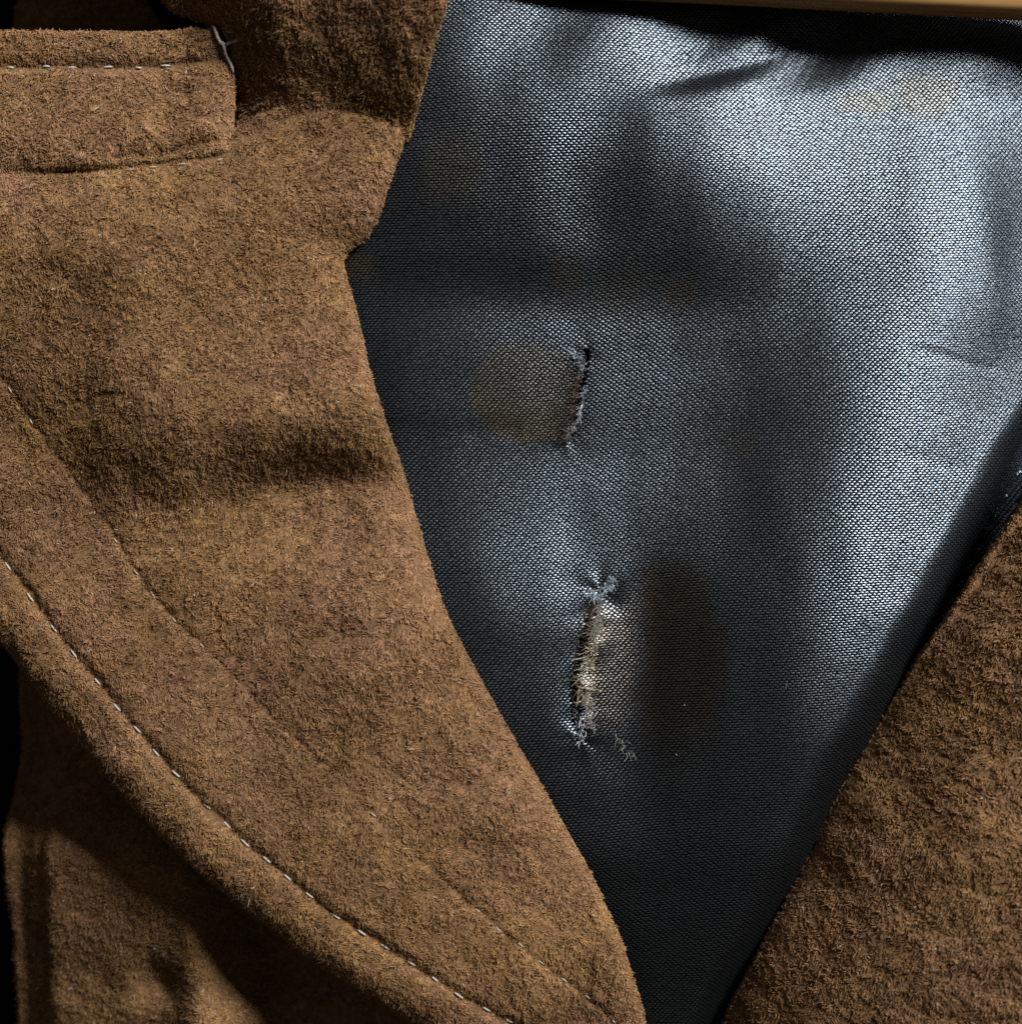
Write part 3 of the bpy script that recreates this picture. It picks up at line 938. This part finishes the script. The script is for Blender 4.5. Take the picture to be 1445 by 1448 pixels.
# ------------------------------------------------------------------ stitches
def capsule(name, length, rad, seg=8):
    V = []; F = []
    prof = [(-1.0, 0.05), (-0.85, 0.6), (-0.5, 0.95), (0, 1.0), (0.5, 0.95), (0.85, 0.6), (1.0, 0.05)]
    for u_, r_ in prof:
        for s_ in range(seg):
            an = 2 * math.pi * s_ / seg
            V.append((u_ * length / 2 * K, math.cos(an) * rad * r_ * K, (math.sin(an) * rad * r_ * 0.8 - 1.2 * (abs(u_) ** 2)) * K))
    for i in range(len(prof) - 1):
        for s_ in range(seg):
            F.append((i * seg + s_, i * seg + (s_ + 1) % seg, (i + 1) * seg + (s_ + 1) % seg, (i + 1) * seg + s_))
    F.append(tuple(range(seg))[::-1]); F.append(tuple((len(prof) - 1) * seg + s_ for s_ in range(seg)))
    me = bpy.data.meshes.new(name)
    me.from_pydata(V, [], F)
    me.polygons.foreach_set('use_smooth', np.ones(len(F), bool))
    me.materials.append(M_THREAD)
    return me


ST_A = capsule('stitch', 16, 1.5); ST_B = capsule('stitch', 10, 0.9); ST_C = capsule('stitch', 13, 1.5)


def put_stitch(panel, parent, me, x, y, line, dz=1.5, sc=1.0):
    pts = np.asarray(line)
    d = np.hypot(pts[:, 0] - x, pts[:, 1] - y); i = int(np.clip(d.argmin(), 1, len(pts) - 2))
    tx, ty = pts[i + 1] - pts[i - 1]
    z = float(panel.z(np.array([x]), np.array([y]))[0][0])
    o = bpy.data.objects.new('stitch', me)
    o.location = W(np.array([x + rng.normal() * 0.8, y + rng.normal() * 0.8, z + dz * rng.uniform(0.35, 1.1)]), panel.ref)
    o.rotation_euler = (0, 0, math.atan2(-ty, tx) + rng.normal() * 0.06)
    o.scale = (sc, 1, 1)
    link(o, parent)


for (x, y) in STITCH[1:-1]:
    faint = (x, y) in ((294, 1138), (323, 1165))
    put_stitch(P_LAPEL, lapel, ST_A, x, y, STITCH_S, 0.3 if faint else 2.2, rng.uniform(0.8, 1.1))
for (x, y) in [(10, 551), (38, 594), (156, 764), (187, 810), (212, 842), (244, 878), (282, 914), (529, 1150), (676, 1287), (706, 1311),
               (737, 1335), (766, 1360), (799, 1385), (832, 1410), (867, 1441)]:
    put_stitch(P_LAPEL, lapel, ST_B, x, y, CREASE_S, 1.6, rng.uniform(0.8, 1.2))
for (x, y) in [(17, 95), (64, 92), (100, 92), (147, 91), (190, 88), (228, 85)]:
    put_stitch(P_BAND, band, ST_C, x, y, BANDST, 2.4, rng.uniform(0.7, 1.2))
for (x, y) in [(183, 236), (215, 232), (255, 227), (310, 219)]:
    put_stitch(P_LAPEL, lapel, ST_B, x, y + 4, GORGE_S, 4.0, rng.uniform(0.9, 1.3))


# thread knot where the band meets the collar
def tube(name, pts, rad, mat, parent, ref, seg=7):
    pts = np.asarray(pts, float)
    V = []; F = []
    for i in range(len(pts)):
        t = pts[min(i + 1, len(pts) - 1)] - pts[max(i - 1, 0)]; t /= np.linalg.norm(t)
        u_ = np.cross(t, (0, 0, 1.0)); u_ /= np.linalg.norm(u_) + 1e-9; v_ = np.cross(u_, t)
        rr_ = rad * (0.45 if i in (0, len(pts) - 1) else 1.0) * (1 + 0.12 * math.sin(i * 1.9))
        for s_ in range(seg):
            an = 2 * math.pi * s_ / seg
            V.append(pts[i] + rr_ * (u_ * math.cos(an) + v_ * math.sin(an)))
    for i in range(len(pts) - 1):
        for s_ in range(seg):
            F.append((i * seg + s_, i * seg + (s_ + 1) % seg, (i + 1) * seg + (s_ + 1) % seg, (i + 1) * seg + s_))
    F.append(tuple(range(seg))); F.append(tuple((len(pts) - 1) * seg + s_ for s_ in range(seg))[::-1])
    return mesh_obj(name, W(np.array(V), ref), F, mat, parent)


def on_band(x, y, dz):
    zb = float(P_BAND.zf(np.array([x]), np.array([y]))[0])
    zc_, sc_ = P_COLLAR.z(np.array([float(x)]), np.array([float(y)]))
    zk = max(zb, float(zc_[0]) if sc_[0] > 0 else -99)
    return (x, y, zk + dz + 1.5)


k1 = [on_band(x, y, dz) for x, y, dz in [(296, 29, -4), (301, 36, 2), (304, 44, 4), (307, 52, 4), (312, 58, 4), (319, 57, 3), (330, 54, 2), (342, 53, 0)]]
k2_ = [on_band(x, y, dz) for x, y, dz in [(311, 54, 3), (314, 62, 5), (315, 70, 5), (319, 78, 5), (323, 86, 4), (325, 94, 0)]]
tube('bar_tack', spline(k1, 4), 2.4, M_TACK, band, 0.0)
tube('bar_tack', spline(k2_, 4), 2.3, M_TACK, band, 0.0)


# ------------------------------------------------------------------ wooden hanger across the top
def hanger():
    zc = float(cubic(ZL, np.array([1200.0]), np.array([0.0]))[0]) + 62
    root = empty('wooden_hanger', tuple(W(np.array([1200.0, -40.0, zc]), 0.0)), 'honey coloured varnished wooden hanger arm over the top of the lining', 'clothes hanger')
    sec = []
    hy, hz, rc = 42.0, 30.0, 22.0
    for cx_, cy_, a0 in ((hy - rc, hz - rc, 0), (-(hy - rc), hz - rc, 90), (-(hy - rc), -(hz - rc), 180), (hy - rc, -(hz - rc), 270)):
        for s_ in range(7):
            an = math.radians(a0 + s_ * 15)
            sec.append((cx_ + rc * math.cos(an), cy_ + rc * math.sin(an)))
    m_ = len(sec)
    V = []; F = []
    us = np.linspace(-900, 700, 60)
    for u_ in us:
        x = 1200 + u_
        ylow = 1200 * 0 + (12 + 0.0526 * (x - 1200) + 0.00001 * u_ * u_)
        taper = 1.0 - 0.5 * smooth(560, 700, abs(u_ + 100) - 100)
        for a_, b_ in sec:
            V.append((x, ylow - hy + a_ * taper, zc + b_ * taper))
    for i in range(len(us) - 1):
        for s_ in range(m_):
            F.append((i * m_ + s_, i * m_ + (s_ + 1) % m_, (i + 1) * m_ + (s_ + 1) % m_, (i + 1) * m_ + s_))
    F.append(tuple(range(m_))); F.append(tuple((len(us) - 1) * m_ + s_ for s_ in range(m_))[::-1])
    Vw = W(np.array(V), zc) - np.array(root.location)
    return mesh_obj('arm', Vw, F, M_WOOD, root)


hanger()
